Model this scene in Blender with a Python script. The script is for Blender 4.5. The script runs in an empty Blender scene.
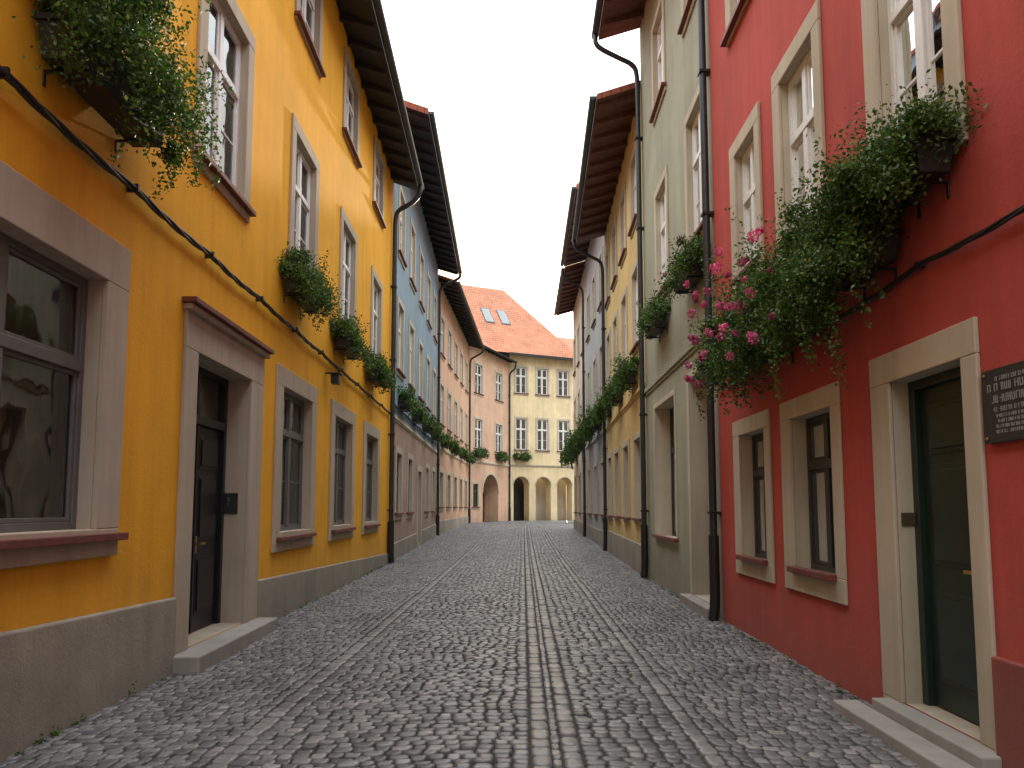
import bpy, math, random
import numpy as np
from mathutils import Vector, Matrix
random.seed(7); rng=np.random.default_rng(7)
scene=bpy.context.scene
COL=scene.collection

# ---------------------------------------------------------------- materials
def newmat(name):
    m=bpy.data.materials.new(name); m.use_nodes=True
    nt=m.node_tree; b=nt.nodes['Principled BSDF']
    return m,nt,b
def N(nt,t,**k):
    n=nt.nodes.new(t)
    for a,v in k.items(): setattr(n,a,v)
    return n
def ramp(nt,stops):
    r=N(nt,'ShaderNodeValToRGB'); cr=r.color_ramp
    while len(cr.elements)<len(stops): cr.elements.new(0.5)
    for e,(p,c) in zip(cr.elements,stops):
        e.position=p; e.color=(*c,1) if len(c)==3 else c
    return r
def noise(nt,vec,scale,detail=4,rough=.55):
    n=N(nt,'ShaderNodeTexNoise'); n.inputs['Scale'].default_value=scale
    n.inputs['Detail'].default_value=min(detail,4); n.inputs['Roughness'].default_value=rough
    if vec is not None: nt.links.new(vec,n.inputs['Vector'])
    return n
def mixc(nt,f,a,b,blend='MIX'):
    m=N(nt,'ShaderNodeMix',data_type='RGBA',blend_type=blend)
    for i,v in ((0,f),(6,a),(7,b)):
        if isinstance(v,(int,float)): m.inputs[i].default_value=v
        elif isinstance(v,tuple): m.inputs[i].default_value=(*v,1)
        else: nt.links.new(v,m.inputs[i])
    return m.outputs[2]
def sc(c,k): return tuple(min(1,x*k) for x in c)
def stucco(name,col,var=.18,dirt=.45,rough=.88,bump=.25,dirth=1.3,streak=.6):
    m,nt,b=newmat(name); L=nt.links.new
    g=N(nt,'ShaderNodeNewGeometry'); P=g.outputs['Position']
    n1=noise(nt,P,.7,6,.65); r1=ramp(nt,[(.3,sc(col,1-var)),(.7,sc(col,1+var*.5))]); L(n1.outputs[0],r1.inputs[0])
    mp=N(nt,'ShaderNodeMapping'); mp.inputs['Scale'].default_value=(3.2,3.2,.2); L(P,mp.inputs[0])
    n2=noise(nt,mp.outputs[0],1.6,5,.7); r2=ramp(nt,[(.42,(1,1,1)),(.75,(.70,.67,.64))]); L(n2.outputs[0],r2.inputs[0])
    c=mixc(nt,streak,r1.outputs[0],r2.outputs[0],'MULTIPLY')
    sx=N(nt,'ShaderNodeSeparateXYZ'); L(P,sx.inputs[0])
    n3=noise(nt,P,2.5,6,.7)
    ad=N(nt,'ShaderNodeMath',operation='MULTIPLY_ADD'); L(n3.outputs[0],ad.inputs[0]); ad.inputs[1].default_value=-1.6; L(sx.outputs[2],ad.inputs[2])
    mr=N(nt,'ShaderNodeMapRange'); mr.inputs[1].default_value=-.8; mr.inputs[2].default_value=dirth-.8
    mr.inputs[3].default_value=dirt; mr.inputs[4].default_value=0; L(ad.outputs[0],mr.inputs[0])
    c=mixc(nt,mr.outputs[0],c,(.13,.12,.105))
    L(c,b.inputs['Base Color']); b.inputs['Roughness'].default_value=rough
    b.inputs['Specular IOR Level'].default_value=.25
    n4=noise(nt,P,24,6,.8)
    bp=N(nt,'ShaderNodeBump'); bp.inputs['Strength'].default_value=bump; bp.inputs['Distance'].default_value=.02
    L(n4.outputs[0],bp.inputs['Height']); L(bp.outputs[0],b.inputs['Normal'])
    return m
def paint(name,col,rough=.45,metal=0,var=.15,bump=.08):
    m,nt,b=newmat(name); L=nt.links.new
    g=N(nt,'ShaderNodeNewGeometry'); n1=noise(nt,g.outputs['Position'],6,6,.65)
    r=ramp(nt,[(.3,sc(col,1-var)),(.7,sc(col,1+var))]); L(n1.outputs[0],r.inputs[0]); L(r.outputs[0],b.inputs['Base Color'])
    b.inputs['Roughness'].default_value=rough; b.inputs['Metallic'].default_value=metal
    return m
def tilemat(name,c1,c2):
    m,nt,b=newmat(name); L=nt.links.new
    uv=N(nt,'ShaderNodeUVMap')
    br=N(nt,'ShaderNodeTexBrick'); L(uv.outputs[0],br.inputs['Vector'])
    br.inputs['Scale'].default_value=1; br.inputs['Brick Width'].default_value=.24; br.inputs['Row Height'].default_value=.30
    br.inputs['Mortar Size'].default_value=.012; br.inputs['Mortar Smooth'].default_value=.3
    br.inputs['Color1'].default_value=(*c1,1); br.inputs['Color2'].default_value=(*c2,1); br.inputs['Mortar'].default_value=(*sc(c1,.35),1)
    g=N(nt,'ShaderNodeNewGeometry'); n=noise(nt,g.outputs['Position'],.8,6,.7)
    r=ramp(nt,[(.3,(.65,.62,.6)),(.7,(1.1,1.08,1.05))]); L(n.outputs[0],r.inputs[0])
    c=mixc(nt,.8,br.outputs['Color'],r.outputs[0],'MULTIPLY'); L(c,b.inputs['Base Color'])
    b.inputs['Roughness'].default_value=.8
    sx=N(nt,'ShaderNodeSeparateXYZ'); L(uv.outputs[0],sx.inputs[0])
    md=N(nt,'ShaderNodeMath',operation='FRACT'); dv=N(nt,'ShaderNodeMath',operation='DIVIDE'); L(sx.outputs[1],dv.inputs[0]); dv.inputs[1].default_value=.3; L(dv.outputs[0],md.inputs[0])
    sb=N(nt,'ShaderNodeMath',operation='SUBTRACT'); sb.inputs[0].default_value=1; L(md.outputs[0],sb.inputs[1])
    ml=N(nt,'ShaderNodeMath',operation='SUBTRACT'); L(sb.outputs[0],ml.inputs[0]); L(br.outputs['Fac'],ml.inputs[1])
    bp=N(nt,'ShaderNodeBump'); bp.inputs['Strength'].default_value=.9; bp.inputs['Distance'].default_value=.05
    L(ml.outputs[0],bp.inputs['Height']); L(bp.outputs[0],b.inputs['Normal'])
    return m
def glassmat():
    m=bpy.data.materials.new('window_glass'); m.use_nodes=True; nt=m.node_tree; nt.nodes.clear(); L=nt.links.new
    o=N(nt,'ShaderNodeOutputMaterial'); mx=N(nt,'ShaderNodeMixShader'); t=N(nt,'ShaderNodeBsdfTransparent'); t.inputs[0].default_value=(.62,.68,.7,1)
    gl=N(nt,'ShaderNodeBsdfGlossy'); gl.inputs['Roughness'].default_value=.015; gl.inputs[0].default_value=(.92,.97,1,1)
    f=N(nt,'ShaderNodeFresnel'); f.inputs[0].default_value=2.1
    g=N(nt,'ShaderNodeNewGeometry'); n=noise(nt,g.outputs['Position'],2.2,1); bp=N(nt,'ShaderNodeBump'); bp.inputs['Strength'].default_value=.35; bp.inputs['Distance'].default_value=.025
    L(n.outputs[0],bp.inputs['Height']); L(bp.outputs[0],gl.inputs['Normal'])
    L(f.outputs[0],mx.inputs[0]); L(t.outputs[0],mx.inputs[1]); L(gl.outputs[0],mx.inputs[2]); L(mx.outputs[0],o.inputs[0])
    return m
def leafmat(name,stops,trans=.35):
    m,nt,b=newmat(name); L=nt.links.new
    g=N(nt,'ShaderNodeNewGeometry'); r=ramp(nt,stops); L(g.outputs['Random Per Island'],r.inputs[0])
    n=noise(nt,g.outputs['Position'],5,2); r2=ramp(nt,[(.35,(.55,.6,.55)),(.65,(1.25,1.2,1.1))]); L(n.outputs[0],r2.inputs[0])
    c=mixc(nt,1,r.outputs[0],r2.outputs[0],'MULTIPLY')
    L(c,b.inputs['Base Color']); b.inputs['Roughness'].default_value=.5
    tr=N(nt,'ShaderNodeBsdfTranslucent'); L(c,tr.inputs[0])
    mx=N(nt,'ShaderNodeMixShader'); mx.inputs[0].default_value=trans
    o=nt.nodes['Material Output']; L(b.outputs[0],mx.inputs[1]); L(tr.outputs[0],mx.inputs[2]); L(mx.outputs[0],o.inputs[0])
    return m
def stonemat(name,stops):
    m,nt,b=newmat(name); L=nt.links.new
    g=N(nt,'ShaderNodeNewGeometry'); r=ramp(nt,stops); L(g.outputs['Random Per Island'],r.inputs[0])
    n=noise(nt,g.outputs['Position'],25,6,.7); r2=ramp(nt,[(.3,(.72,.72,.72)),(.7,(1.2,1.2,1.2))]); L(n.outputs[0],r2.inputs[0])
    n3=noise(nt,g.outputs['Position'],.7,5,.6); r3=ramp(nt,[(.3,(.70,.71,.73)),(.7,(1.15,1.14,1.1))]); L(n3.outputs[0],r3.inputs[0])
    c=mixc(nt,1,r.outputs[0],r2.outputs[0],'MULTIPLY'); c=mixc(nt,1,c,r3.outputs[0],'MULTIPLY'); L(c,b.inputs['Base Color'])
    rr=N(nt,'ShaderNodeMapRange'); L(n3.outputs[0],rr.inputs[0]); rr.inputs[1].default_value=.3; rr.inputs[2].default_value=.7; rr.inputs[3].default_value=.28; rr.inputs[4].default_value=.5; L(rr.outputs[0],b.inputs['Roughness'])
    bp=N(nt,'ShaderNodeBump'); bp.inputs['Strength'].default_value=.5; bp.inputs['Distance'].default_value=.006
    L(n.outputs[0],bp.inputs['Height']); L(bp.outputs[0],b.inputs['Normal'])
    return m

M={}
M['yellow']=stucco('yellow_stucco',(.86,.42,.025),var=.12,dirt=.25,streak=.45)
M['red']=stucco('red_stucco',(.50,.088,.070),var=.16,dirt=.35,streak=.5)
M['reddark']=stucco('dark_red_plinth',(.30,.065,.056),dirt=.5)
M['olive']=stucco('sage_stucco',(.37,.375,.28))
M['yellow2']=stucco('ochre_stucco',(.72,.52,.22))
M['greyw']=stucco('grey_stucco',(.42,.41,.41))
M['palew']=stucco('pale_stucco',(.66,.58,.46))
M['blue']=stucco('blue_grey_stucco',(.25,.34,.41))
M['rose']=stucco('rose_stucco',(.46,.32,.26))
M['peach']=stucco('peach_stucco',(.68,.43,.29))
M['pink']=stucco('salmon_stucco',(.68,.45,.32))
M['cream']=stucco('cream_stucco',(.80,.67,.42))
M['trim']=stucco('beige_trim',(.54,.48,.37),var=.12,dirt=.3,bump=.12)
M['trimL']=stucco('taupe_trim',(.47,.405,.32),var=.12,dirt=.25,bump=.12)
M['plinth']=stucco('grey_render_plinth',(.38,.345,.28),var=.3,dirt=.4,bump=.4)
M['step']=stucco('stone_step',(.36,.345,.32),var=.25,dirt=.2)
M['sill']=paint('dark_red_sill',(.15,.038,.028),.6,var=.25)
M['white']=paint('white_window_paint',(.74,.74,.73),.4,var=.06)
M['greyf']=paint('grey_window_paint',(.12,.12,.118),.45)
M['darkf']=paint('dark_window_paint',(.03,.035,.035),.4)
M['blackdoor']=paint('black_door_paint',(.012,.014,.018),.35)
M['greendoor']=paint('dark_green_door_paint',(.014,.028,.02),.35)
M['brown']=paint('brown_door_wood',(.09,.04,.02),.5)
M['soffit']=paint('dark_timber_soffit',(.03,.03,.031),.7,var=.3)
M['soffitR']=paint('red_timber_soffit',(.12,.052,.04),.7,var=.3)
M['zinc']=paint('dark_zinc_pipe',(.045,.052,.06),.42,metal=.5)
M['iron']=paint('black_iron',(.012,.012,.013),.5)
M['brass']=paint('brass',(.6,.42,.16),.3,metal=1)
M['box']=paint('black_plastic_planter',(.014,.014,.015),.5)
M['curtain']=paint('white_curtain',(.66,.66,.64),.9,var=.06)
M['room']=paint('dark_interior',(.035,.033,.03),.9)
M['glass']=glassmat()
M['slate']=paint('slate_plaque',(.025,.027,.03),.45)
M['letter']=paint('engraved_letters',(.30,.30,.29),.6)
M['bronze']=paint('bronze_plaque',(.11,.08,.05),.4,metal=.4)
M['tile']=tilemat('red_clay_tile',(.36,.10,.055),(.27,.07,.04))
M['tileO']=tilemat('orange_clay_tile',(.50,.20,.10),(.42,.16,.08))
M['leaf']=leafmat('leaf_green',[(0,(.024,.064,.012)),(.5,(.06,.14,.02)),(.85,(.12,.22,.04)),(1,(.20,.27,.06))])
M['petal']=leafmat('pink_petal',[(0,(.75,.07,.27)),(1,(.9,.24,.5))],.25)
M['cobble']=stonemat('granite_setts',[(0,(.095,.098,.102)),(.5,(.142,.145,.15)),(.85,(.19,.19,.188)),(1,(.26,.255,.245))])
M['band']=stonemat('light_granite_band',[(0,(.145,.147,.15)),(1,(.225,.225,.22))])
M['ground']=stucco('sandy_ground',(.05,.048,.044),var=.3,dirt=0)

# ---------------------------------------------------------------- helpers
def empty(name,loc):
    e=bpy.data.objects.new(name,None); e.empty_display_size=.3; e.location=loc; COL.objects.link(e); return e
def link(o,parent):
    COL.objects.link(o)
    if parent is not None:
        o.parent=parent; o.matrix_parent_inverse=Matrix.Translation(-Vector(parent.location))
class MB:
    def __init__(s): s.v=[]; s.f=[]; s.uv=[]
    def poly(s,pts,uv=None):
        i=len(s.v); s.v+= [tuple(p) for p in pts]; s.f.append(tuple(range(i,i+len(pts)))); s.uv+= (uv if uv else [(0,0)]*len(pts))
    def hexa(s,p):
        i=len(s.v); s.v+=[tuple(q) for q in p]
        for f in ((0,3,2,1),(4,5,6,7),(0,1,5,4),(1,2,6,5),(2,3,7,6),(3,0,4,7)):
            s.f.append(tuple(i+k for k in f)); s.uv+=[(0,0)]*4
    def box(s,F,s0,s1,n0,n1,z0,z1):
        s.hexa([F.pt(s0,n0,z0),F.pt(s1,n0,z0),F.pt(s1,n1,z0),F.pt(s0,n1,z0),F.pt(s0,n0,z1),F.pt(s1,n0,z1),F.pt(s1,n1,z1),F.pt(s0,n1,z1)])
    def build(s,name,mat,parent=None,bevel=0,smooth=False,uv=False,recalc=False):
        if not s.f: return None
        me=bpy.data.meshes.new(name); me.from_pydata(s.v,[],s.f); me.materials.append(mat)
        if uv:
            l=me.uv_layers.new(name='UVMap'); l.data.foreach_set('uv',np.array(s.uv,dtype=np.float32).ravel())
        if smooth: me.polygons.foreach_set('use_smooth',[True]*len(me.polygons))
        if bevel or recalc:
            import bmesh
            bm=bmesh.new(); bm.from_mesh(me); bmesh.ops.recalc_face_normals(bm,faces=bm.faces); bm.to_mesh(me); bm.free()
        o=bpy.data.objects.new(name,me); link(o,parent)
        if bevel:
            md=o.modifiers.new('bev','BEVEL'); md.width=bevel; md.segments=2; md.limit_method='ANGLE'
        return o
class Frame:
    def __init__(s,P0,P1,side,a=None,b=None):
        s.P0=Vector((P0[0],P0[1],0)); s.P1=Vector((P1[0],P1[1],0)); d=s.P1-s.P0; s.L=d.length; s.d=d/s.L
        s.n=Vector((s.d.y,-s.d.x,0)) if side=='L' else Vector((-s.d.y,s.d.x,0))
        s.a=P0[1] if a is None else a; s.b=P1[1] if b is None else b
    def pt(s,t,n,z):
        k=(t-s.a)/(s.b-s.a)*s.L
        p=s.P0+s.d*k+s.n*n; return (p.x,p.y,z)
    def ptv(s,A):
        k=(A[:,0]-s.a)/(s.b-s.a)*s.L
        out=np.array(s.P0)[None]+k[:,None]*np.array(s.d)[None]+A[:,1:2]*np.array(s.n)[None]
        out[:,2]=A[:,2]; return out
def tube(name,pts,r,mat,parent,chaikin=2,res=3):
    P=[Vector(p) for p in pts]
    for _ in range(chaikin):
        Q=[P[0]]
        for a,b in zip(P[:-1],P[1:]):
            d=(b-a); l=d.length; k=min(.25,.12/l) if l>0 else .25
            Q+= [a+d*k,b-d*k]
        Q.append(P[-1]); P=Q
    cu=bpy.data.curves.new(name,'CURVE'); cu.dimensions='3D'; cu.bevel_depth=r; cu.bevel_resolution=res; cu.use_fill_caps=True
    sp=cu.splines.new('POLY'); sp.points.add(len(P)-1)
    for q,p in zip(sp.points,P): q.co=(*p,1)
    sp.use_smooth=True
    cu.materials.append(mat); o=bpy.data.objects.new(name,cu); link(o,parent); return o

ARC=14
class House:
    def __init__(s,name,F,ztop,wall,trim='trim',lower=None,zsplit=0,plinth=None,ramp_=(.6,.6)):
        s.F=F; s.name=name; s.ztop=ztop; s.ops=[]; s.e=empty(name,F.pt((F.a+F.b)/2,0,0)); s.wall=wall; s.trimm=trim
        s.lower=lower; s.zs=zsplit; s.plinth=plinth; s.pr=ramp_
        s.m={}
        s.doors=[]
    def mb(s,part,mat,bevel=0):
        k=(part,mat,bevel)
        if k not in s.m: s.m[k]=MB()
        return s.m[k]
    def opening(s,s0,s1,z0,z1,D=.16,arch=False,reveal=None):
        F=s.F; s.ops.append((s0,s1,z0,z1,arch)); r=s.mb('reveal',reveal or s.trimm)
        if not arch:
            r.poly([F.pt(s0,0,z0),F.pt(s0,-D,z0),F.pt(s0,-D,z1),F.pt(s0,0,z1)])
            r.poly([F.pt(s1,0,z0),F.pt(s1,-D,z0),F.pt(s1,-D,z1),F.pt(s1,0,z1)])
            r.poly([F.pt(s0,0,z1),F.pt(s1,0,z1),F.pt(s1,-D,z1),F.pt(s0,-D,z1)])
            r.poly([F.pt(s0,0,z0),F.pt(s1,0,z0),F.pt(s1,-D,z0),F.pt(s0,-D,z0)])
        else:
            c=(s0+s1)/2; R=(s1-s0)/2; zc=z1-R
            P=[(s0,z0)]+[(c-R*math.cos(math.pi*i/ARC),zc+R*math.sin(math.pi*i/ARC)) for i in range(ARC+1)]+[(s1,z0)]
            for a,b in zip(P[:-1],P[1:]):
                r.poly([F.pt(a[0],0,a[1]),F.pt(b[0],0,b[1]),F.pt(b[0],-D,b[1]),F.pt(a[0],-D,a[1])])
            w=s.mb('wall',s.lower or s.wall)
            for a,b in zip(P[1:-2],P[2:-1]):
                w.poly([F.pt(a[0],0,a[1]),F.pt(b[0],0,b[1]),F.pt(b[0],0,z1),F.pt(a[0],0,z1)])
            t=s.mb('arch_moulding',s.trimm,.006)
            for a,b in zip(P[1:-2],P[2:-1]):
                def o(p,k): return (c+(p[0]-c)*k, zc+(p[1]-zc)*k)
                A0,B0,A1,B1=a,b,o(a,1.13),o(b,1.13)
                t.hexa([F.pt(A0[0],.001,A0[1]),F.pt(B0[0],.001,B0[1]),F.pt(B1[0],.001,B1[1]),F.pt(A1[0],.001,A1[1]),
                        F.pt(A0[0],.04,A0[1]),F.pt(B0[0],.04,B0[1]),F.pt(B1[0],.04,B1[1]),F.pt(A1[0],.04,A1[1])])
    def surround(s,s0,s1,z0,z1,w=(.2,.2,.2,.2),p=.035,mat=None,sill=None,cap=None):
        F=s.F; t=s.mb('window_surround',mat or s.trimm,.008); l,r,tp,bt=w
        t.box(F,s0-l,s0,0,p,z0,z1); t.box(F,s1,s1+r,0,p,z0,z1)
        t.box(F,s0-l,s1+r,0,p+.001,z1,z1+tp)
        if bt>0: t.box(F,s0-l,s1+r,0,p+.001,z0-bt,z0)
        if sill:
            q=s.mb('sill',sill,.006); q.box(F,s0-l*sill_k-.03,s1+r*sill_k+.03,.002,p+.07,z0-.06+.03-bt*sill_low,z0-.0+.03-bt*sill_low)
        if cap:
            q=s.mb('cornice_cap',cap,.006); q.box(F,s0-l-.06,s1+r+.06,0,p+.11,z1+tp+.004,z1+tp+.06)
            t.box(F,s0-l-.03,s1+r+.03,0,p+.06,z1+tp-.06,z1+tp)
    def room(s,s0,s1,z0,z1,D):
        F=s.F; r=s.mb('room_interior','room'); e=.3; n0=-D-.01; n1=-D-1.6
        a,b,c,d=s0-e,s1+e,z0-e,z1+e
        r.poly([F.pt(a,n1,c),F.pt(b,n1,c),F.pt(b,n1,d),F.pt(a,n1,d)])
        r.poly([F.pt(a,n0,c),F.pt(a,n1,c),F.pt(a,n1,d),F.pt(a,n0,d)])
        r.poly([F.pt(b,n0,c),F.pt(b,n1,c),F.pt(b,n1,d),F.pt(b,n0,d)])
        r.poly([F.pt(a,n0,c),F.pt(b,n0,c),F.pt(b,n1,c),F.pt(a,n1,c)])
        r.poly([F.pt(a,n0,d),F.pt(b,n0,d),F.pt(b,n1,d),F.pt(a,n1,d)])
    def window(s,s0,s1,z0,z1,D=.16,fm='white',rl=2,ru=1,tf=.66,vb=0,w=(.2,.2,.2,.2),trim=None,sill='sill',cap=None,curtain=None,low=0,sk=1,single=False,p=.035,reveal=None):
        global sill_k,sill_low
        sill_k=sk; sill_low=low
        F=s.F; s.opening(s0,s1,z0,z1,D,reveal=reveal)
        if w: s.surround(s0,s1,z0,z1,w,p,trim,sill,cap)
        f=s.mb('window_frame',fm,.005); t=.06; n0=-D; n1=-D+.06
        f.box(F,s0,s0+t,n0,n1,z0,z1); f.box(F,s1-t,s1,n0,n1,z0,z1)
        f.box(F,s0+t,s1-t,n0+.001,n1-.001,z0,z0+t); f.box(F,s0+t,s1-t,n0+.001,n1-.001,z1-t,z1)
        zt=z0+(z1-z0)*tf; c=(s0+s1)/2
        f.box(F,s0+t,s1-t,n0-.004,n1+.018,zt-.045,zt+.045)
        if not single:
            f.box(F,c-.05,c+.05,n0-.002,n1+.010,z0+t,zt-.045); f.box(F,c-.045,c+.045,n0-.002,n1+.006,zt+.045,z1-t)
        halves=[(s0+t,s1-t)] if single else [(s0+t,c-.05),(c+.05,s1-t)]
        for (a,b) in halves:
            for (za,zb,rows) in ((z0+t,zt-.045,rl),(zt+.045,z1-t,ru)):
                k=.035
                f.box(F,a,a+k,n0+.01,n1-.012,za,zb); f.box(F,b-k,b,n0+.01,n1-.012,za,zb)
                f.box(F,a+k,b-k,n0+.012,n1-.014,za,za+k); f.box(F,a+k,b-k,n0+.012,n1-.014,zb-k,zb)
                for i in range(1,rows):
                    zz=za+(zb-za)*i/rows; f.box(F,a+k,b-k,n0+.016,n1-.02,zz-.013,zz+.013)
                for i in range(1,vb+1):
                    ss=a+(b-a)*i/(vb+1); f.box(F,ss-.012,ss+.012,n0+.018,n1-.024,za+k,zb-k)
                g=s.mb('glass','glass'); j=[random.uniform(-.005,.005) for _ in range(4)]
                g.poly([F.pt(a+.01,-D+.028+j[0],za+.01),F.pt(b-.01,-D+.028+j[1],za+.01),F.pt(b-.01,-D+.028+j[2],zb-.01),F.pt(a+.01,-D+.028+j[3],zb-.01)])
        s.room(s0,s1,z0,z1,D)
        cu=curtain if curtain is not None else random.choice([0,.15,.2,.25,.3,.5])
        if cu>0:
            q=s.mb('curtain','curtain')
            W=s1-s0; zc0=z0-.02; zc1=z1+.05
            for (a,b) in ((s0-.03,s0+W*cu),(s1-W*cu,s1+.03)):
                n=14; ph=random.random()*6
                for i in range(n):
                    u0=a+(b-a)*i/n; u1=a+(b-a)*(i+1)/n
                    w0=.025*math.sin(i*1.9+ph); w1=.025*math.sin((i+1)*1.9+ph)
                    q.poly([F.pt(u0,-D-.12+w0,zc0),F.pt(u1,-D-.12+w1,zc0),F.pt(u1,-D-.12+w1,zc1),F.pt(u0,-D-.12+w0,zc1)])
    def door(s,s0,s1,z0,z1,D=.3,mat='blackdoor',leaves=2,light=.0,w=(.25,.25,.35,0),trim=None,cap=None,p=.04,handle=True):
        global sill_k,sill_low
        F=s.F; s.opening(s0,s1,z0,z1,D); s.doors.append((s0-w[0],s1+w[1]))
        s.surround(s0,s1,z0,z1,w,p,trim,None,cap)
        t=s.mb('window_surround',trim or s.trimm,.008)
        t.box(F,s0-w[0],s0,0,p,-.1,z0); t.box(F,s1,s1+w[1],0,p,-.1,z0)
        d=s.mb('door',mat,.006); zt=z1-light
        d.box(F,s0,s0+.07,-D,-D+.08,z0,z1); d.box(F,s1-.07,s1,-D,-D+.08,z0,z1); d.box(F,s0+.07,s1-.07,-D+.001,-D+.079,z1-.07,z1)
        if light>0:
            d.box(F,s0+.07,s1-.07,-D+.001,-D+.1,zt-.05,zt+.05)
            c=(s0+s1)/2; d.box(F,c-.03,c+.03,-D+.01,-D+.06,zt+.05,z1-.07)
            s.mb('glass','glass').poly([F.pt(s0+.05,-D+.03,zt),F.pt(s1-.05,-D+.03,zt),F.pt(s1-.05,-D+.03,z1-.03),F.pt(s0+.05,-D+.03,z1-.03)])
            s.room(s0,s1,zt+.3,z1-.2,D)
        top=zt-.05 if light>0 else z1-.07
        W=(s1-s0-.14)/leaves
        for i in range(leaves):
            a=s0+.07+i*W+.003; b=a+W-.006
            d.box(F,a,b,-D+.0,-D+.03,z0+.01,top)
            k=.1
            hs=[z0+.2,z0+(top-z0)*.36,z0+(top-z0)*.44,top-.12]
            for (q0,q1) in ((hs[0],hs[1]),(hs[2],hs[2]+(hs[3]-hs[2])*.62),(hs[2]+(hs[3]-hs[2])*.68,hs[3])):
                d.box(F,a+k,b-k,-D+.03,-D+.042,q0,q1)
                d.box(F,a+k+.04,b-k-.04,-D+.042,-D+.058,q0+.04,q1-.04)
        if leaves==2:
            c=(s0+s1)/2; d.box(F,c-.025,c+.025,-D+.03,-D+.066,z0+.01,top)
        if handle:
            h=s.mb('door_handle','brass',.003); hs_=(s0+s1)/2+.09 if leaves==2 else s0+.16
            h.box(F,hs_-.02,hs_+.02,-D+.03,-D+.045,z0+.9,z0+1.1); h.box(F,hs_-.012,hs_+.012,-D+.045,-D+.09,z0+1.0,z0+1.024)
            h.box(F,hs_-.012,hs_+.12,-D+.09,-D+.106,z0+1.0,z0+1.024)
    def roof(s,ze,oh=1.1,k1=.3,k2=.85,depth=10,tile='tile',sof='soffit',th=.16,ext0=0,ext1=0,gutter=True,rafters=True,a=None,b=None):
        F=s.F; a=F.a if a is None else a; b=F.b if b is None else b; a-=ext0; b+=ext1
        zw=ze+k1*oh; zr=zw+k2*depth/2
        prof=[(oh,ze),(0,zw),(-depth/2,zr),(-depth,zw)]
        r=s.mb('roof',tile); so=s.mb('soffit',sof)
        cum=0
        for (p,q) in zip(prof[:-1],prof[1:]):
            dl=math.hypot(p[0]-q[0],p[1]-q[1]); LL=b-a
            r.poly([F.pt(a,p[0],p[1]+th),F.pt(b,p[0],p[1]+th),F.pt(b,q[0],q[1]+th),F.pt(a,q[0],q[1]+th)],[(0,cum),(LL,cum),(LL,cum+dl),(0,cum+dl)]); 
            so.poly([F.pt(a,p[0],p[1]),F.pt(b,p[0],p[1]),F.pt(b,q[0],q[1]),F.pt(a,q[0],q[1])])
            for e in (a,b):
                r.poly([F.pt(e,p[0],p[1]),F.pt(e,q[0],q[1]),F.pt(e,q[0],q[1]+th),F.pt(e,p[0],p[1]+th)],[(0,0),(dl,0),(dl,.15),(0,.15)])
            cum+=dl
        so.poly([F.pt(a,oh,ze),F.pt(b,oh,ze),F.pt(b,oh,ze+th),F.pt(a,oh,ze+th)])
        w=s.mb('gable_wall',s.wall)
        for e in (F.a,F.b):
            w.poly([F.pt(e,0,-.2),F.pt(e,0,zw),F.pt(e,-depth/2,zr),F.pt(e,-depth,zw),F.pt(e,-depth,-.2)])
        w.poly([F.pt(F.a,-depth,-.2),F.pt(F.b,-depth,-.2),F.pt(F.b,-depth,zw),F.pt(F.a,-depth,zw)])
        if rafters:
            q=s.mb('rafters',sof,.006); t=a+.2
            while t<b-.1:
                q.hexa([F.pt(t,.002,zw-.15),F.pt(t+.1,.002,zw-.15),F.pt(t+.1,oh-.06,ze-.07),F.pt(t,oh-.06,ze-.07),
                        F.pt(t,.002,zw-.002),F.pt(t+.1,.002,zw-.002),F.pt(t+.1,oh-.06,ze+.016),F.pt(t,oh-.06,ze+.016)])
                t+=.75
        if gutter:
            g=s.mb('gutter','zinc'); R=.085; cz=ze+.1; cn=oh+.09
            for i in range(10):
                t0=math.pi+math.pi*i/10; t1=math.pi+math.pi*(i+1)/10
                for rr in (R,R-.01):
                    g.poly([F.pt(a,cn+rr*math.cos(t0),cz+rr*math.sin(t0)),F.pt(b,cn+rr*math.cos(t0),cz+rr*math.sin(t0)),F.pt(b,cn+rr*math.cos(t1),cz+rr*math.sin(t1)),F.pt(a,cn+rr*math.cos(t1),cz+rr*math.sin(t1))])
                for e in (a,b):
                    g.poly([F.pt(e,cn,cz),F.pt(e,cn+R*math.cos(t0),cz+R*math.sin(t0)),F.pt(e,cn+R*math.cos(t1),cz+R*math.sin(t1))])
    def pipe(s,t,oh,ze,r=.05,n=.1,z0=0,foot=True,mat='zinc'):
        F=s.F
        tube('downpipe',[F.pt(t,oh+.09,ze+.05),F.pt(t,oh+.09,ze-.25),F.pt(t,n+.45,ze-.55),F.pt(t,n+.05,ze-.75),F.pt(t,n,ze-1.1),F.pt(t,n,z0+.05)],r,M[mat],s.e)
        if foot: tube('downpipe_foot',[F.pt(t,n,z0+1.2),F.pt(t,n,z0+.25),F.pt(t,n+.03,z0+.02)],r*1.35,M['iron'],s.e,1)
        b=s.mb('pipe_brackets','iron')
        z=z0+1.5
        while z<ze-1.5:
            b.box(F,t-r*1.25,t+r*1.25,0,n+r*1.2,z,z+.04); z+=2.2
    def ledge(s,z,h=.1,p=.07,mat=None,a=None,b=None):
        q=s.mb('ledge',mat or s.trimm,.01); q.box(s.F,(s.F.a if a is None else a)+.01,(s.F.b if b is None else b)-.01,0,p,z,z+h)
        q.box(s.F,(s.F.a if a is None else a)+.012,(s.F.b if b is None else b)-.012,0,p*.5,z-h*.6,z)
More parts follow.
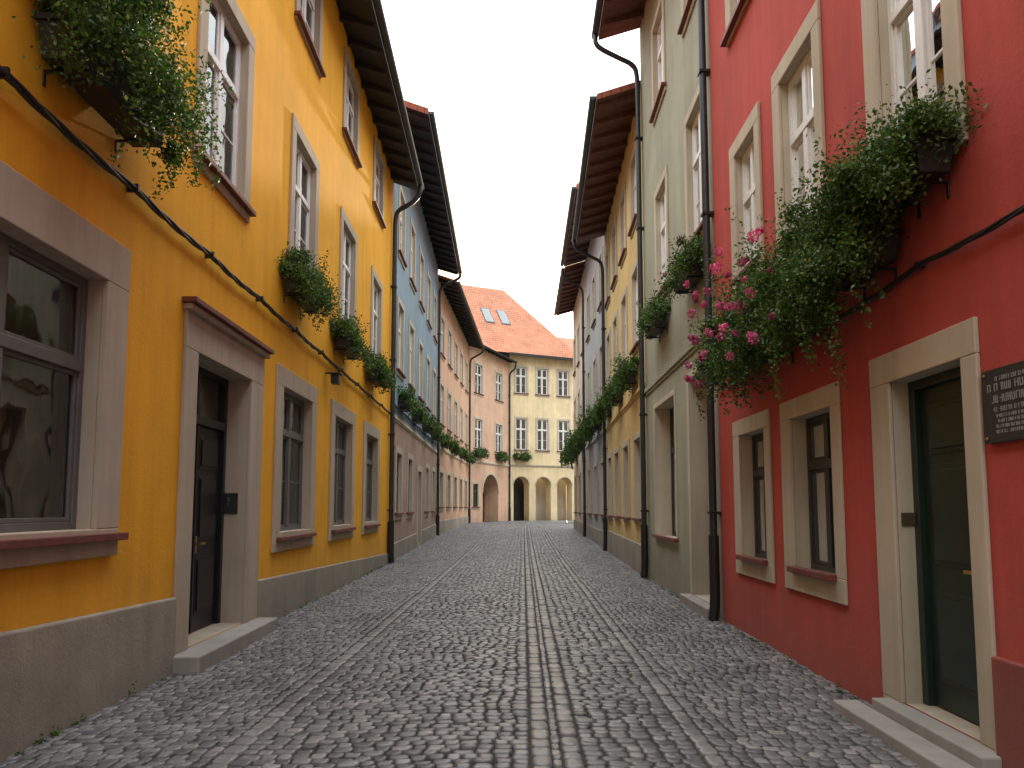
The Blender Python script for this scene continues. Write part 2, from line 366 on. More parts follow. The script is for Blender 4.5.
    def finish(s):
        F=s.F
        S=sorted(set([F.a,F.b]+[o[i] for o in s.ops for i in (0,1)])); Z=[-.2,s.ztop]+[o[i] for o in s.ops for i in (2,3)]
        if s.lower: Z.append(s.zs)
        Z=sorted(set(Z))
        w=s.mb('wall',s.wall); wl=s.mb('wall',s.lower) if s.lower else w
        for i in range(len(S)-1):
            for j in range(len(Z)-1):
                cs=(S[i]+S[i+1])/2; cz=(Z[j]+Z[j+1])/2
                if any(o[0]<cs<o[1] and o[2]<cz<o[3] for o in s.ops): continue
                (wl if s.lower and cz<s.zs else w).poly([F.pt(S[i],0,Z[j]),F.pt(S[i+1],0,Z[j]),F.pt(S[i+1],0,Z[j+1]),F.pt(S[i],0,Z[j+1])])
        if s.plinth:
            q=s.mb('plinth',s.plinth,.012); cuts=sorted(s.doors); cur=F.a+.01; segs=[]
            for (x,y) in cuts: segs.append((cur,x)); cur=y
            segs.append((cur,F.b-.01)); f=lambda t: s.pr[0]+(s.pr[1]-s.pr[0])*(t-F.a)/(F.b-F.a)
            for (x,y) in segs:
                if y-x>.02:
                    q.hexa([F.pt(x,.001,-.15),F.pt(y,.001,-.15),F.pt(y,.055,-.15),F.pt(x,.055,-.15),F.pt(x,.001,f(x)),F.pt(y,.001,f(y)),F.pt(y,.04,f(y)-.015),F.pt(x,.04,f(x)-.015)])
        for (part,mat,bev),mb in s.m.items():
            mb.build(part,M[mat],s.e,bevel=bev,uv=(part=='roof'))

# ---------------------------------------------------------------- LEFT ROW
FY=Frame((-3.08,-5),(-3.60,20.6),'L')
H=House('yellow_townhouse',FY,11.46,'yellow','trimL',plinth='plinth',ramp_=(1.12,.28))
H.window(3.55,5.5,1.43,3.42,D=.17,fm='greyf',rl=1,ru=1,tf=.64,vb=0,w=(.35,.32,.36,.22),low=.3,curtain=.42,p=.05)
for c in (11.0,14.3,17.55):
    H.window(c-.8,c+.8,1.24,3.38,D=.17,fm='greyf',rl=2,ru=1,tf=.7,w=(.3,.3,.28,.28),low=.35,sk=.5,curtain=.38)
H.window(-1.5,.3,1.43,3.33,D=.17,fm='greyf',w=(.35,.35,.36,.22),low=.3)
H.door(7.25,8.85,.17,3.22,D=.34,mat='blackdoor',leaves=2,light=.62,w=(.3,.45,.44,0),cap='sill')
for c in (-2.0,1.3,4.6,7.8,11.1,14.45,17.9):
    H.window(c-.6,c+.6,5.38,7.45,D=.13,rl=2,ru=1,tf=.64,w=(.2,.2,.2,.2),low=.35,sk=1)
    H.window(c-.6,c+.6,9.35,10.9,D=.13,rl=2,ru=1,tf=.64,w=(.18,.18,.16,.14),low=.5)
H.mb('doorstep','step',.015).box(FY,6.9,9.35,-.3,.30,-.1,.16)
H.roof(11.2,oh=.75,k1=.35,depth=9)
H.pipe(20.3,.75,11.2,r=.07)
H.finish()
FB=Frame((-3.60,20.6),(-3.78,35),'L')
H=House('blue_townhouse',FB,13.9,'blue','trim',lower='rose',zsplit=4.3,plinth='plinth',ramp_=(.5,.8))
for i,c in enumerate((22.3,25.0,27.8,30.6,33.4)):
    H.window(c-.55,c+.55,5.9,8.1,D=.13,w=(.17,.17,.17,.15))
    H.window(c-.55,c+.55,9.7,11.8,D=.13,w=(.17,.17,.17,.15))
    if i==2: H.door(c-.6,c+.6,.15,3.0,mat='brown',light=.5,w=(.2,.2,.25,0))
    else: H.window(c-.55,c+.55,1.4,3.3,D=.15,fm='darkf',w=(.2,.2,.2,.2))
H.roof(13.5,oh=1.05,k1=.35,depth=9,ext0=.25,th=.2)
H.pipe(34.8,1.05,13.5,r=.07)
H.ledge(4.3,.1,.06)
H.finish()
FP=Frame((-3.78,35),(-3.1,50),'L')
H=House('peach_townhouse',FP,13.5,'peach','trim',plinth='plinth',ramp_=(.9,1.0))
for i,c in enumerate((36.6,39.5,42.4,45.3,48.2)):
    for (z0,z1) in ((5.9,8.0),(9.6,11.6)): H.window(c-.6,c+.6,z0,z1,D=.13,w=(.17,.17,.17,.15))
    H.window(c-.6,c+.6,1.6,3.4,D=.2,fm='darkf',w=(.2,.2,.2,.2))
H.roof(13.0,oh=.95,k1=.35,depth=9,tile='tileO')
H.pipe(49.7,.95,13.0,r=.07,z0=.3)
H.ledge(4.6,.1,.06)
H.finish()
L1=math.hypot(2.9,7)
FK=Frame((-3.1,50),(-.2,57),'L',0,L1)
H=House('salmon_townhouse',FK,13.7,'pink','trim')
for c in (1.6,5.4):
    for (z0,z1) in ((5.9,8.1),(10.0,12.2)): H.window(c-.62,c+.62,z0,z1,D=.13,w=(.17,.17,.17,.15))
H.opening(2.4,5.3,-.1,4.1,D=1.2,arch=True,reveal='pink')
H.mb('arcade_door','brown',.01).box(FK,2.45,5.25,-1.3,-1.2,-.1,4.0)
H.window(.7,1.6,1.6,3.3,D=.13,fm='darkf',w=(.17,.17,.17,.15))
H.roof(13.4,oh=.55,k1=.4,k2=.8,depth=9,tile='tileO')
H.ledge(4.9,.12,.08)
H.pipe(L1-.2,.55,13.4,r=.07,z0=.4)
H.finish()
FC=Frame((-.2,57),(13.5,63.0),'L',0,math.hypot(13.7,6))
LC=FC.b
H=House('cream_arcade_house',FC,14.4,'cream','trim')
for c in (1.05,3.0,5.0,7.4,10.0,12.4):
    for (z0,z1) in ((6.3,8.9),(11.0,13.2)): H.window(c-.5,c+.5,z0,z1,D=.13,w=(.15,.15,.17,.15))
for i,(a,b) in enumerate(((.35,1.75),(2.35,3.75),(4.35,5.75),(6.6,8.2),(9.2,10.8),(11.6,13.2))):
    H.opening(a,b,-.1,4.1,D=1.0,arch=True,reveal='cream')
    if i==0: H.mb('passage_gate','blackdoor').box(FC,a-.3,b+.3,-1.5,-1.4,-.1,4.6)
    else: H.mb('arcade_back','palew').box(FC,a-.3,b+.3,-1.7,-1.6,-.1,4.6)
H.ledge(5.0,.12,.08)
H.finish()
e=H.e
mb=MB(); ov=.6
B=FC.pt(6.6,ov,14.2); R1=FC.pt(-6,-6,21.6); R2=FC.pt(2.0,-6,21.6); C=FC.pt(6.6,-12.5,14.2); D_=FC.pt(-6,-12.5,14.2); A0=FC.pt(-6,ov,14.2)
sl=math.hypot(6+ov,7.4)
mb.poly([A0,B,R2,R1],[(0,0),(12.6,0),(8.6,sl),(0,sl)])
mb.poly([B,C,R2],[(0,0),(13,0),(6.5,sl)])
mb.poly([C,D_,R1,R2],[(0,0),(12.6,0),(12.6,sl),(4,sl)])
mb.poly([A0,D_,R1],[(0,0),(13,0),(6.5,sl)])
mb.build('roof',M['tileO'],e,uv=True)
mb=MB(); mb.poly([FC.pt(-2,ov,14.19),FC.pt(6.6,ov,14.19),FC.pt(6.6,-12.5,14.19),FC.pt(-2,-12.5,14.19)]); mb.build('soffit',M['soffit'],e)
mb=MB(); mb.box(FC,-.3,6.7,ov,ov+.14,14.05,14.22); mb.build('gutter',M['zinc'],e)
mb=MB(); mb.poly([FC.pt(6.6,ov,14.1),FC.pt(LC,ov,14.1),FC.pt(LC,-5,17.5),FC.pt(6.6,-5,17.5)],[(0,0),(8,0),(8,6),(0,6)]); mb.build('roof_wing',M['tileO'],e,uv=True)
def slope(s,n,h=.08): 
    z=14.2+(ov-n)/(6+ov)*7.4; return FC.pt(s,n,z+h)
mb=MB(); fr=MB()
for (a,b,n0,n1) in ((-1.2,-.5,-2.2,-3.5),(.3,1.0,-2.2,-3.5)):
    mb.poly([slope(a,n0),slope(b,n0),slope(b,n1),slope(a,n1)])
    fr.hexa([slope(a-.07,n0+.07,0),slope(b+.07,n0+.07,0),slope(b+.07,n1-.07,0),slope(a-.07,n1-.07,0),slope(a-.07,n0+.07,.07),slope(b+.07,n0+.07,.07),slope(b+.07,n1-.07,.07),slope(a-.07,n1-.07,.07)])
mb.build('skylight',M['glass'],e); fr.build('skylight_frame',M['zinc'],e)

# ---------------------------------------------------------------- RIGHT ROW
FR=Frame((2.77,-5),(2.97,10.0),'R')
H=House('red_townhouse',FR,11.8,'red','trim')
H.window(8.08,9.0,.97,2.52,D=.2,fm='darkf',rl=1,ru=1,tf=.68,w=(.18,.26,.2,.22),sk=0,p=.03,curtain=0)
H.window(6.33,7.28,.97,2.52,D=.2,fm='darkf',rl=1,ru=1,tf=.68,w=(.17,.27,.2,.22),sk=0,p=.03,curtain=0)
H.door(4.42,5.3,.16,2.55,D=.2,mat='greendoor',leaves=1,light=0,w=(.16,.28,.23,0),p=.03)
for (a,b,z) in ((8.1,8.88,4.5),(6.42,7.28,4.35),(4.42,5.25,4.12),(1.5,2.5,4.12)):
    H.window(a,b,z,6.2,D=.13,rl=2,ru=1,tf=.62,w=(.17,.2,.2,.2),sk=0,curtain=.2)
    H.window(a,b,8.0,9.8,D=.13,rl=2,ru=1,tf=.62,w=(.17,.2,.16,.14),sk=1,low=.6)
H.window(1.2,2.3,.97,2.52,D=.2,fm='darkf',w=(.18,.26,.2,.22),sk=0,p=.03)
H.mb('plinth','reddark',.012).box(FR,-4.98,4.25,.001,.05,-.1,.72)
st=H.mb('doorstep','step',.012); st.box(FR,4.2,5.5,-.2,.16,-.1,.15); st.box(FR,3.6,5.72,.16,.36,-.1,.075); st.box(FR,3.6,4.2,.05,.16,-.1,.074)
H.roof(11.5,oh=1.0,depth=9,sof='soffitR')
H.finish()
FO=Frame((2.97,10.0),(3.10,16.1),'R')
H=House('sage_green_townhouse',FO,13.2,'olive','trim',plinth=None)
H.door(10.45,11.75,.16,3.75,D=.4,mat='greendoor',leaves=2,light=.8,w=(.15,.15,.12,0),p=.02)
H.window(12.95,14.95,1.0,3.7,D=.38,fm='darkf',rl=2,ru=1,w=(.1,.1,.1,.1),sill='sill',sk=1,low=0,p=.015,trim='trim')
for c in (10.95,13.8):
    H.window(c-.52,c+.52,5.9,8.1,D=.13,w=(.15,.15,.16,.12),sk=1)
    H.window(c-.52,c+.52,9.9,11.8,D=.13,w=(.15,.15,.16,.12),sk=1)
H.ledge(4.2,.1,.06,'olive')
H.mb('doorstep','step',.015).box(FO,10.2,12.0,-.3,.18,-.1,.15)
H.roof(12.9,oh=1.0,depth=9,sof='soffitR')
H.pipe(10.03,1.0,12.4,r=.055)
H.pipe(15.95,1.0,12.9,r=.06)
H.finish()
F2=Frame((3.10,16.1),(3.45,25.4),'R')
H=House('ochre_townhouse',F2,11.8,'yellow2','trim',plinth='plinth',ramp_=(.7,.8))
for i,c in enumerate((17.4,19.7,22.0,24.2)):
    H.window(c-.5,c+.5,5.6,7.6,D=.13,w=(.15,.15,.16,.12))
    H.window(c-.5,c+.5,8.8,10.6,D=.13,w=(.15,.15,.16,.12))
    H.window(c-.55,c+.55,1.3,3.3,D=.2,fm='darkf',w=(.15,.15,.16,.12))
H.ledge(4.4,.1,.06,'yellow2')
H.roof(11.4,oh=1.05,depth=9,sof='soffitR')
H.pipe(25.2,1.05,11.4,r=.06)
H.finish()
F3=Frame((3.45,25.4),(3.60,33.6),'R')
H=House('grey_townhouse',F3,13.75,'greyw','trim',plinth='plinth',ramp_=(.7,.8))
for i,c in enumerate((26.7,29.3,32.0)):
    for (z0,z1) in ((5.7,7.8),(9.4,11.4),(1.3,3.3)): H.window(c-.5,c+.5,z0,z1,D=.13,w=(.15,.15,.16,.12))
H.roof(13.4,oh=1.05,depth=9,sof='soffitR',ext0=.25,th=.22)
H.ledge(4.4,.1,.06,'greyw')
H.finish()
F4=Frame((3.60,33.6),(3.72,42),'R')
H=House('pale_townhouse',F4,13.6,'palew','trim',plinth='plinth',ramp_=(.8,.9))
for i,c in enumerate((35.0,37.8,40.6)):
    for (z0,z1) in ((5.7,7.8),(9.4,11.4),(1.3,3.3)): H.window(c-.5,c+.5,z0,z1,D=.13,w=(.15,.15,.16,.12))
H.roof(13.25,oh=1.0,depth=9,sof='soffitR')
H.pipe(33.9,1.0,13.2,r=.06,z0=.1)
H.finish()

# ---------------------------------------------------------------- GROUND & STREET
def gz(Y):
    t=np.clip((np.asarray(Y,dtype=float)-18)/38,0,1); return .5*t*t*(3-2*t)*1.0
def lx(Y): return np.interp(Y,[-5,20.6,35,50,57,60,63],[-3.08,-3.6,-3.78,-3.1,-.2,6.6,13])
def rx(Y): return np.interp(Y,[-5,10,16.1,25.4,33.6,42,42.3,64],[2.77,2.97,3.1,3.45,3.6,3.72,12,12])
ys=np.concatenate([[-400,-60],np.arange(-6,66,1.0),[90,400]]); xs=[-400,-60,-20,-5,0,5,20,60,400]
V=[(x,y,float(gz(y))-.015) for y in ys for x in xs]; nx=len(xs)
me=bpy.data.meshes.new('ground'); me.from_pydata(V,[],[(j*nx+i,j*nx+i+1,(j+1)*nx+i+1,(j+1)*nx+i) for j in range(len(ys)-1) for i in range(nx-1)]); me.materials.append(M['ground'])
g=bpy.data.objects.new('ground',me); COL.objects.link(g)

quads=[]
def lbx(Y): return -1.98+.016*Y
def cbx(Y): return .045+.016*Y
def rbx(Y): return 1.16+.014*Y
LW=.15; RW=.13; CW=.34
Y=-4.5; row=0
while Y<61:
    rd=(.088 if 1<Y<26 else .12)*random.uniform(.94,1.06)
    A=float(lx(Y))-.25; B=float(rx(Y))+.15
    segs=[(A,lbx(Y)),(lbx(Y)+LW,cbx(Y)),(cbx(Y)+CW,rbx(Y)),(rbx(Y)+RW,B)] if Y<50 else [(A,B)]
    for k,(a,b) in enumerate(segs):
        if b-a<.08: continue
        sw=.118 if k in (1,2) else .10
        if Y>26: sw=.14
        if Y>40 or Y<1: sw=.18
        n=max(1,int(round((b-a)/sw))); wd=rng.uniform(.75,1.25,n); wd=wd/wd.sum()*(b-a)
        x=a+np.concatenate([[0],np.cumsum(wd)])
        for i in range(n): quads.append((x[i],x[i+1],Y,Y+rd,k))
    Y+=rd; row+=1
Q=np.array(quads); n=len(Q)
def wave(x,y,k):
    w=.018*np.sin(x*1.9+y*.35)+.008*np.sin(x*4.3-y*.8+1)
    arch=np.where((k==1)|(k==2),.05*np.cos(x*1.4),0)
    slant=np.where(k==0,.2*(x+2),0)+np.where(k==3,-.2*(x-1.3),0)
    return w+arch+slant
def build_stones(name,Q,mat,gap=.006,hvar=.0034,dome=.0075,usewave=True):
    n=len(Q); g=gap
    x0=Q[:,0]+g; x1=Q[:,1]-g; y0=Q[:,2]+g; y1=Q[:,3]-g; k=Q[:,4]
    cx=np.stack([x0,x1,x1,x0],1); cy=np.stack([y0,y0,y1,y1],1)
    cx=cx+rng.normal(0,.0035,cx.shape); cy=cy+rng.normal(0,.0032,cy.shape)
    if usewave: 
        cy=cy+wave(cx,cy,k[:,None])
    mx=cx.mean(1,keepdims=True); my=cy.mean(1,keepdims=True)
    h=rng.normal(0,hvar,(n,1)).clip(-.008,.008)
    und=.012*np.sin(mx*1.3+my*.5)+.010*np.sin(my*1.1-mx*.7)
    base=gz(my)+und*0.5
    tilt=rng.normal(0,.0026,(n,4))
    rings=[(1.0,-.03),(1.0,-.002),(.9,dome*.7),(.62,dome)]
    V=[]
    def oct(cx,cy):
        ox=[];oy=[]
        for i in range(4):
            j=(i+1)%4; 
            ox+= [cx[:,i]*.84+cx[:,j]*.16, cx[:,i]*.16+cx[:,j]*.84]; oy+=[cy[:,i]*.84+cy[:,j]*.16, cy[:,i]*.16+cy[:,j]*.84]
        return np.stack(ox,1),np.stack(oy,1)
    ox,oy=oct(cx,cy)
    for (s_,z_) in rings:
        X=mx+(ox-mx)*s_; Yy=my+(oy-my)*s_
        Z=base+h+z_+np.repeat(tilt,2,axis=1)*(1 if z_>0 else .5)
        V.append(np.stack([X,Yy,Z],2))
    V=np.concatenate(V,1)
    f=[]
    for r in range(3):
        for i in range(8):
            j=(i+1)%8; f.append((r*8+i,r*8+j,(r+1)*8+j,(r+1)*8+i))
    f=np.array(f); off=(np.arange(n)*32)[:,None,None]
    quads_=(f[None]+off).reshape(-1)
    top=(np.arange(24,32)[None]+off[:,0]).reshape(-1)
    nq=n*24; me=bpy.data.meshes.new(name)
    me.vertices.add(n*32); me.vertices.foreach_set('co',V.reshape(-1).astype(np.float32))
    loops=np.concatenate([quads_,top]); me.loops.add(len(loops)); me.loops.foreach_set('vertex_index',loops.astype(np.int32))
    starts=np.concatenate([np.arange(nq)*4, nq*4+np.arange(n)*8]); me.polygons.add(nq+n)
    me.polygons.foreach_set('loop_start',starts.astype(np.int32))
    me.polygons.foreach_set('use_smooth',np.ones(nq+n,dtype=bool))
    me.update(calc_edges=True); me.validate(); me.materials.append(mat)
    o=bpy.data.objects.new(name,me); return o
str_e=empty('cobblestone_street',(0,10,0))
o=build_stones('setts',Q,M['cobble']); link(o,str_e)
bq=[]
for (fx,w,ln) in ((lbx,LW,.15),(cbx,.14,.17),(lambda y:cbx(y)+.2,.14,.17),(rbx,RW,.15)):
    y=-4.5
    while y<50:
        l=ln*random.uniform(.75,1.3); bq.append((fx(y)+.006,fx(y)+w-.002,y,y+l,9)); y+=l
bq2=[]; y=-4.5
while y<50:
    l=.1*random.uniform(.8,1.2); bq2.append((cbx(y)+.142,cbx(y)+.2,y,y+l,9)); y+=l
o=build_stones('light_bands',np.array(bq),M['band'],gap=.006,dome=.007,usewave=False); link(o,str_e)
o=build_stones('band_joint_setts',np.array(bq2),M['cobble'],gap=.003,dome=.004,usewave=False); link(o,str_e)

# ---------------------------------------------------------------- FLOWER BOXES
def leaves_mesh(name,P,size,mat,parent,updir=.35):
    n=len(P)
    d=rng.normal(size=(n,3)); d[:,2]-=.2; d/=np.linalg.norm(d,axis=1,keepdims=True)
    u=rng.normal(size=(n,3)); u[:,2]+=updir*3; w=np.cross(d,u); w/=np.linalg.norm(w,axis=1,keepdims=True)+1e-9
    nn=np.cross(w,d); l=size*rng.uniform(.6,1.35,(n,1))
    V=np.stack([P-d*l*.5, P+w*l*.3+nn*l*.07, P+d*l*.5-nn*l*.08, P-w*l*.3+nn*l*.07],1).reshape(-1,3)
    me=bpy.data.meshes.new(name); me.vertices.add(4*n); me.vertices.foreach_set('co',V.reshape(-1).astype(np.float32))
    me.loops.add(4*n); me.loops.foreach_set('vertex_index',np.arange(4*n,dtype=np.int32)); me.polygons.add(n)
    me.polygons.foreach_set('loop_start',np.arange(0,4*n,4,dtype=np.int32)); me.update(calc_edges=True); me.materials.append(mat)
    o=bpy.data.objects.new(name,me); link(o,parent); return o
def flower_box(F,s0,s1,z,up=.4,down=.6,out=.35,dens=1,leaf=.035,bd=.26,flowers=0,gap=.04,spread=.15,boxh=.24,trough=True):
    e=empty('flower_box',F.pt((s0+s1)/2,gap+bd/2,z))
    mb=MB(); n0=gap; n1=gap+bd
    def tb(a,b,c,d,z0,z1,k=.03):
        mb.hexa([F.pt(a+k,c+k,z0),F.pt(b-k,c+k,z0),F.pt(b-k,d-k,z0),F.pt(a+k,d-k,z0),F.pt(a,c,z1),F.pt(b,c,z1),F.pt(b,d,z1),F.pt(a,d,z1)])
    tb(s0,s1,n0,n1,z-boxh,z-.03)
    mb.box(F,s0-.015,s1+.015,n1-.02,n1+.015,z-.045,z); mb.box(F,s0-.015,s0+.02,n0-.01,n1-.02,z-.045,z-.001); mb.box(F,s1-.02,s1+.015,n0-.01,n1-.02,z-.045,z-.001)
    for t_ in (s0+.15,s1-.17): mb.box(F,t_,t_+.025,.0,n1-.02,z-boxh-.02,z-boxh-.001); mb.box(F,t_,t_+.025,.0,.012,z-boxh-.12,z-boxh-.02)
    mb.build('planter_trough',M['box'],e,bevel=.004)
    L=s1-s0; K=int((10+16*L)*1.6*dens**.5); cl=[]
    for i in range(K):
        s=random.uniform(s0-spread,s1+spread); u=random.random()
        env=up*(.45+.55*math.sin(3.1*s+s0)**2)
        n=random.uniform(.04,gap+bd+out*random.random()); zz=z+env*u**1.1
        if n>gap+bd: zz=z+random.uniform(-.5*down,env*.7)
        r=random.uniform(.04,.11); cl.append((s,n,zz,r))
    cl=np.array(cl)
    m=int(120*dens)
    idx=np.repeat(np.arange(K),m); P=cl[idx,:3]+rng.normal(size=(len(idx),3))*cl[idx,3:4]*np.array([1,1,.85])
    T=int(9*L*1.7)+4; tr=[]
    for i in range(T):
        s=random.uniform(s0-spread*.7,s1+spread*.7); n=random.uniform(gap+bd*.5,gap+bd+out*.8); zz=z+.05; ln=down*random.uniform(.35,1.15); k=int(ln/.012*(.6+.5*dens)); ds=random.uniform(-.25,.25)
        for j in range(k):
            q=j/k; tr.append((s+ds*q*ln+.02*math.sin(q*9+i),n+.07*math.sin(q*3),zz-ln*q))
    for i in range(int(7*L)+3):
        s=random.uniform(s0,s1); n=random.uniform(gap,gap+bd+out*.5); ln=up*random.uniform(.9,1.35); k=int(ln/.016); ds=random.uniform(-.35,.35); dn=random.uniform(-.1,.35)
        for j in range(k):
            q=j/k; tr.append((s+ds*q*q*ln,n+dn*q*q*ln,z+ln*q))
    tr=np.array(tr); tr=tr+rng.normal(size=tr.shape)*np.array([.026,.026,.018])
    P=np.concatenate([P,tr]); P[:,1]=np.maximum(P[:,1],.015)
    leaves_mesh('foliage',F.ptv(P),leaf,M['leaf'],e)
    if flowers:
        fp=[]
        for i in range(flowers):
            s=random.uniform(s0-.1,s1+.1); c=np.array([s,gap+bd+out*random.uniform(.75,1.25),z+random.uniform(-.6*down,up*1.05)])
            R=random.uniform(.03,.065); q=rng.normal(size=(60,3)); q/=np.linalg.norm(q,axis=1,keepdims=True); fp.append(c[:3]+q*R*rng.uniform(.55,1,(60,1)))
        fp=np.concatenate(fp); leaves_mesh('blossoms',F.ptv(fp),.038,M['petal'],e)
    return e
flower_box(FY,4.5,5.75,4.95,up=.75,down=.75,out=.45,dens=2.6,leaf=.036,bd=.3,boxh=.3)
flower_box(FY,10.0,11.2,4.98,up=.5,down=.6,out=.3,dens=1.4,leaf=.042)
flower_box(FY,13.2,14.4,4.9,up=.4,down=.5,out=.25,dens=1,leaf=.05)
flower_box(FY,16.5,17.7,4.9,up=.4,down=.5,out=.25,dens=.8,leaf=.055)
for a in (22.0,25.3,28.8,32.4): flower_box(FB,a,a+1.1,5.0,up=.4,down=.45,out=.25,dens=.5,leaf=.07,spread=.1)
for a in (36.2,40.3,44.5,48.2): flower_box(FP,a,a+1.2,5.0,up=.4,down=.45,out=.25,dens=.35,leaf=.09,spread=.1)
for a in (.7,4.8): flower_box(FK,a,a+1.5,5.5,up=.4,down=.4,dens=.3,leaf=.1,spread=.1)
flower_box(FC,.4,1.7,5.7,up=.4,down=.4,dens=.3,leaf=.1,spread=.1)
# red house
flower_box(FR,4.32,4.98,4.0,up=.18,down=.5,out=.2,dens=2.4,leaf=.032,bd=.25,spread=.08)
flower_box(FR,5.0,5.8,3.65,up=.75,down=1.05,out=.42,dens=3.6,leaf=.034,bd=.25,spread=.16)
flower_box(FR,6.15,7.35,3.45,up=.85,down=.6,out=.34,dens=2.6,leaf=.036,flowers=16)
flower_box(FR,7.5,8.9,3.5,up=.9,down=.8,out=.36,dens=2.2,leaf=.04,flowers=26)
# others right
flower_box(FO,10.4,11.5,5.4,up=.35,down=.3,out=.12,dens=1.1,leaf=.045,flowers=2)
flower_box(FO,13.3,14.4,5.35,up=.38,down=.35,out=.15,dens=.9,leaf=.05)
flower_box(F2,17.2,18.5,4.95,up=.45,down=.5,out=.25,dens=.8,leaf=.06)
flower_box(F2,20.3,21.5,4.95,up=.45,down=.5,out=.25,dens=.7,leaf=.06,spread=.1)
flower_box(F2,23.5,24.7,4.95,up=.45,down=.5,out=.25,dens=.6,leaf=.07,spread=.1)
for a in (27.0,30.8): flower_box(F3,a,a+1.6,4.9,up=.6,down=.7,out=.55,dens=.6,leaf=.08,spread=.2)
for a in (34.6,38.6): flower_box(F4,a,a+1.8,4.7,up=.7,down=.9,out=.8,dens=.5,leaf=.09,spread=.3)
# small weeds rooted in the joint between wall and paving
wp=[]
for F_,a,b,skips in ((FY,3,20,((6.8,9.4),)),(FR,5.8,9.8,()),(FO,12.1,16,())):
    for i in range(int((b-a)*5)):
        s=random.uniform(a,b)
        if any(x<s<y for x,y in skips): continue
        c=np.array([s,.075,.0]); m=random.randint(4,26); h=random.uniform(.015,.06)
        wp.append(F_.ptv(c+np.abs(rng.normal(size=(m,3)))*np.array([.03,.018,h])*np.array([1,1,.8])))
we=empty('weeds',(0,8,0)); leaves_mesh('weed_leaves',np.concatenate(wp),.022,M['leaf'],we)

# ---------------------------------------------------------------- CABLES, PLAQUES
def cable(name,F,a,b,z,n=.05,r=.016,seed=1,sag=.03,step=1.6,ns=3,clip=.035):
    e=empty(name,F.pt(a,n,z)); random.seed(seed)
    for k in range(ns):
        pts=[]; t=a
        while t<b:
            q=((t-a)%step)/step
            pts.append(F.pt(t,n+r*math.sin(t*5+k*2.1),z+r*1.25*math.cos(t*5+k*2.1)-sag*4*q*(1-q))); t+=.12
        tube('strand',pts,r,M['iron'],e,0,2)
    mb=MB(); t=a
    while t<b: mb.box(F,t-.012,t+.012,0,n+clip,z-clip,z+clip); t+=step
    mb.build('clips',M['iron'],e)
cable('wall_cable',FY,1.0,20.3,4.33,n=.06,r=.015,seed=3)
cable('wall_cable',FR,1.0,9.9,3.3,n=.04,r=.010,seed=4,clip=.022,step=1.9,sag=.045)
cable('wall_cable',FB,20.8,34.5,4.7,r=.02,seed=5)

def sign(name,F,s0,s1,z0,z1,n,mat,lines,horizontal='s',seed=0,th=.02,border=True):
    random.seed(seed); e=empty(name,F.pt((s0+s1)/2,n,(z0+z1)/2))
    mb=MB(); mb.box(F,s0,s1,n,n+th,z0,z1); mb.build('plate',M[mat],e,bevel=.004)
    q=MB(); b=.018
    zz=z1-.05
    for h in lines:
        t=s0+.06; end=s1-.06-random.uniform(0,.08)
        while t<end:
            w=random.uniform(.4,.7)*h
            st=h*.12
            q.box(F,t,t+st,n+th,n+th+.002,zz-h,zz)
            if random.random()<.7: q.box(F,t+w-st,t+w,n+th,n+th+.002,zz-h,zz)
            zc=random.choice([zz-st,zz-h/2,zz-h]); q.box(F,t+st,t+w-st,n+th,n+th+.0022,zc,zc+st)
            t+=w+h*.22+(h*.5 if random.random()<.2 else 0)
        zz-=h*1.55
    q.build('lettering',M['letter'],e)
    if border:
        k=MB()
        for (a,c) in ((s0+.03,z0+.03),(s1-.03,z0+.03),(s0+.03,z1-.03),(s1-.03,z1-.03)): k.box(F,a-.008,a+.008,n+th,n+th+.008,c-.008,c+.008)
        k.build('fixing_screws',M['brass'],e,bevel=.003)
sign('memorial_plaque',FR,3.35,4.22,1.98,2.42,.012,'slate',[.026,.045,.045,.028,.02,.02,.02,.02],seed=2)
c=FY.pt(8.845,-.02,0); c2=FY.pt(8.845,-.34,0)
FJ=Frame((c2[0],c2[1]),(c[0],c[1]),'L',0,.32); FJ.n=Vector((0,-1,0))
sign('house_number_plate',FJ,.07,.25,1.52,1.78,.002,'slate',[.05,.03],seed=5,th=.012,border=False)
c=FR.pt(5.295,-.0,0); c2=FR.pt(5.295,-.2,0)
FJ2=Frame((c[0],c[1]),(c2[0],c2[1]),'L',0,.2); FJ2.n=Vector((0,-1,0))
sign('name_plate',FJ2,.02,.18,1.46,1.56,.002,'bronze',[.018,.018],seed=6,th=.008,border=False)
e=empty('wall_lantern',FY.pt(12.75,.1,4.0)); mb=MB()
mb.box(FY,12.72,12.76,0,.18,4.05,4.08); mb.box(FY,12.66,12.82,.12,.26,3.86,4.04); mb.box(FY,12.63,12.85,.09,.29,4.04,4.06); mb.build('lantern_body',M['iron'],e,bevel=.01)

# ---------------------------------------------------------------- WORLD, SUN, CAMERA
EL=15; AZ=4.0
dirv=Vector((math.sin(math.radians(AZ))*math.cos(math.radians(EL)),math.cos(math.radians(AZ))*math.cos(math.radians(EL)),math.sin(math.radians(EL))))
w=bpy.data.worlds.new('World'); scene.world=w; w.use_nodes=True; nt=w.node_tree; L=nt.links.new; bg=nt.nodes['Background']
sky=nt.nodes.new('ShaderNodeTexSky'); sky.sky_type='NISHITA'; sky.sun_disc=False
sky.sun_elevation=math.radians(EL); sky.sun_rotation=math.radians(AZ); sky.air_density=1.0; sky.dust_density=3.0; sky.ozone_density=1.0
hs=nt.nodes.new('ShaderNodeHueSaturation'); hs.inputs['Saturation'].default_value=1.0
L(sky.outputs[0],hs.inputs['Color']); L(hs.outputs[0],bg.inputs[0]); bg.inputs[1].default_value=.03
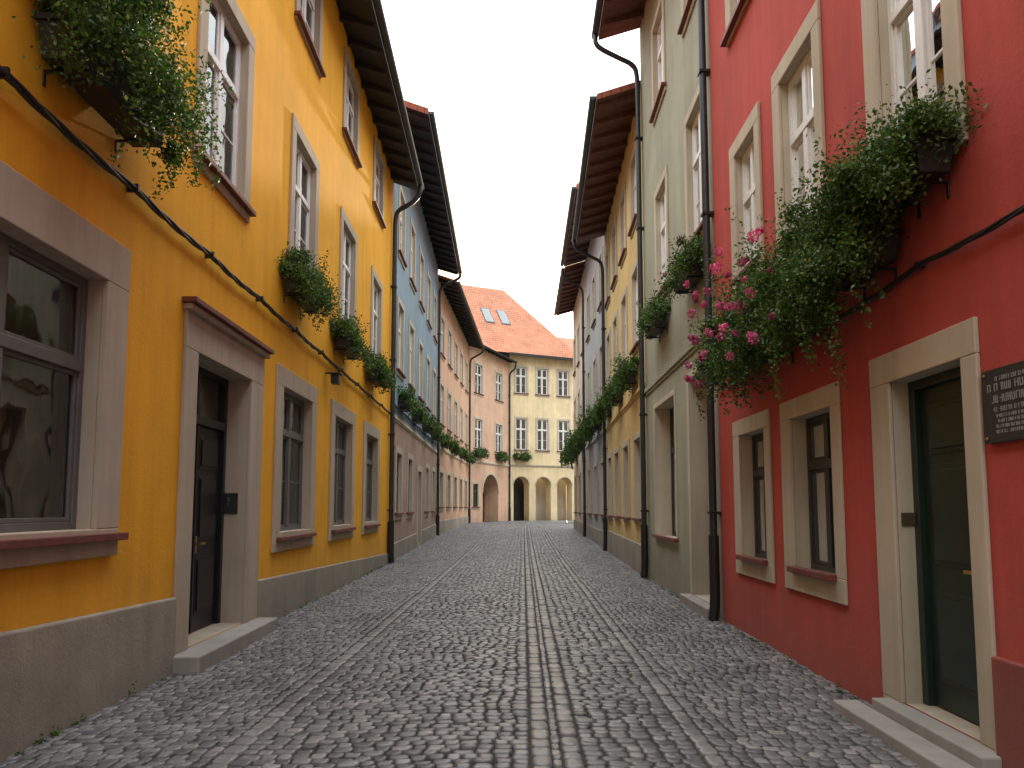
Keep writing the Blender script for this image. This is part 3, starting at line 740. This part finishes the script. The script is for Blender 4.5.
# thin high overcast: brighter towards the zenith, warm near the horizon, with an aureole around the low sun
tc=nt.nodes.new('ShaderNodeTexCoord'); sx=nt.nodes.new('ShaderNodeSeparateXYZ'); L(tc.outputs['Generated'],sx.inputs[0])
mr=nt.nodes.new('ShaderNodeMapRange'); mr.interpolation_type='SMOOTHSTEP'; mr.inputs[1].default_value=0.12; mr.inputs[2].default_value=.78; L(sx.outputs[2],mr.inputs[0])
r=ramp(nt,[(0,(.135,.115,.075)),(.16,(.185,.172,.148)),(.34,(.235,.235,.235)),(.55,(.42,.425,.43)),(1,(.93,.95,.97))]); L(mr.outputs[0],r.inputs[0])
b2=nt.nodes.new('ShaderNodeBackground'); L(r.outputs[0],b2.inputs[0]); b2.inputs[1].default_value=4.5
dp=nt.nodes.new('ShaderNodeVectorMath'); dp.operation='DOT_PRODUCT'; L(tc.outputs['Generated'],dp.inputs[0]); dp.inputs[1].default_value=dirv
mx=N(nt,'ShaderNodeMath',operation='MAXIMUM'); L(dp.outputs['Value'],mx.inputs[0]); mx.inputs[1].default_value=0
a1=nt.nodes.new('ShaderNodeAddShader'); L(bg.outputs[0],a1.inputs[0]); L(b2.outputs[0],a1.inputs[1]); cur=a1
for (pwr,st_,colr) in ((700,12,(1,.9,.7,1)),(30,1.3,(1,.62,.12,1))):
    pw=N(nt,'ShaderNodeMath',operation='POWER'); L(mx.outputs[0],pw.inputs[0]); pw.inputs[1].default_value=pwr
    ml=N(nt,'ShaderNodeMath',operation='MULTIPLY'); L(pw.outputs[0],ml.inputs[0]); ml.inputs[1].default_value=st_
    b3=nt.nodes.new('ShaderNodeBackground'); b3.inputs[0].default_value=colr; L(ml.outputs[0],b3.inputs[1])
    a2=nt.nodes.new('ShaderNodeAddShader'); L(cur.outputs[0],a2.inputs[0]); L(b3.outputs[0],a2.inputs[1]); cur=a2
L(cur.outputs[0],nt.nodes['World Output'].inputs[0])
sl=bpy.data.lights.new('sun','SUN'); sl.energy=4; sl.angle=math.radians(.5); sl.color=(1,.86,.68)
so=bpy.data.objects.new('sun',sl); COL.objects.link(so)
so.rotation_euler=dirv.to_track_quat('Z','Y').to_euler(); so.location=(5,40,30)
cam=bpy.data.cameras.new('camera'); co=bpy.data.objects.new('camera',cam); COL.objects.link(co); scene.camera=co
co.location=(0,0,1.6); co.rotation_euler=(math.radians(90+4.76),0,0); cam.sensor_width=36; cam.lens=36*700/1024; cam.shift_y=65/1024; cam.clip_end=2000; cam.clip_start=.05
scene.view_settings.view_transform='Standard'; scene.view_settings.look='None'; scene.view_settings.exposure=0
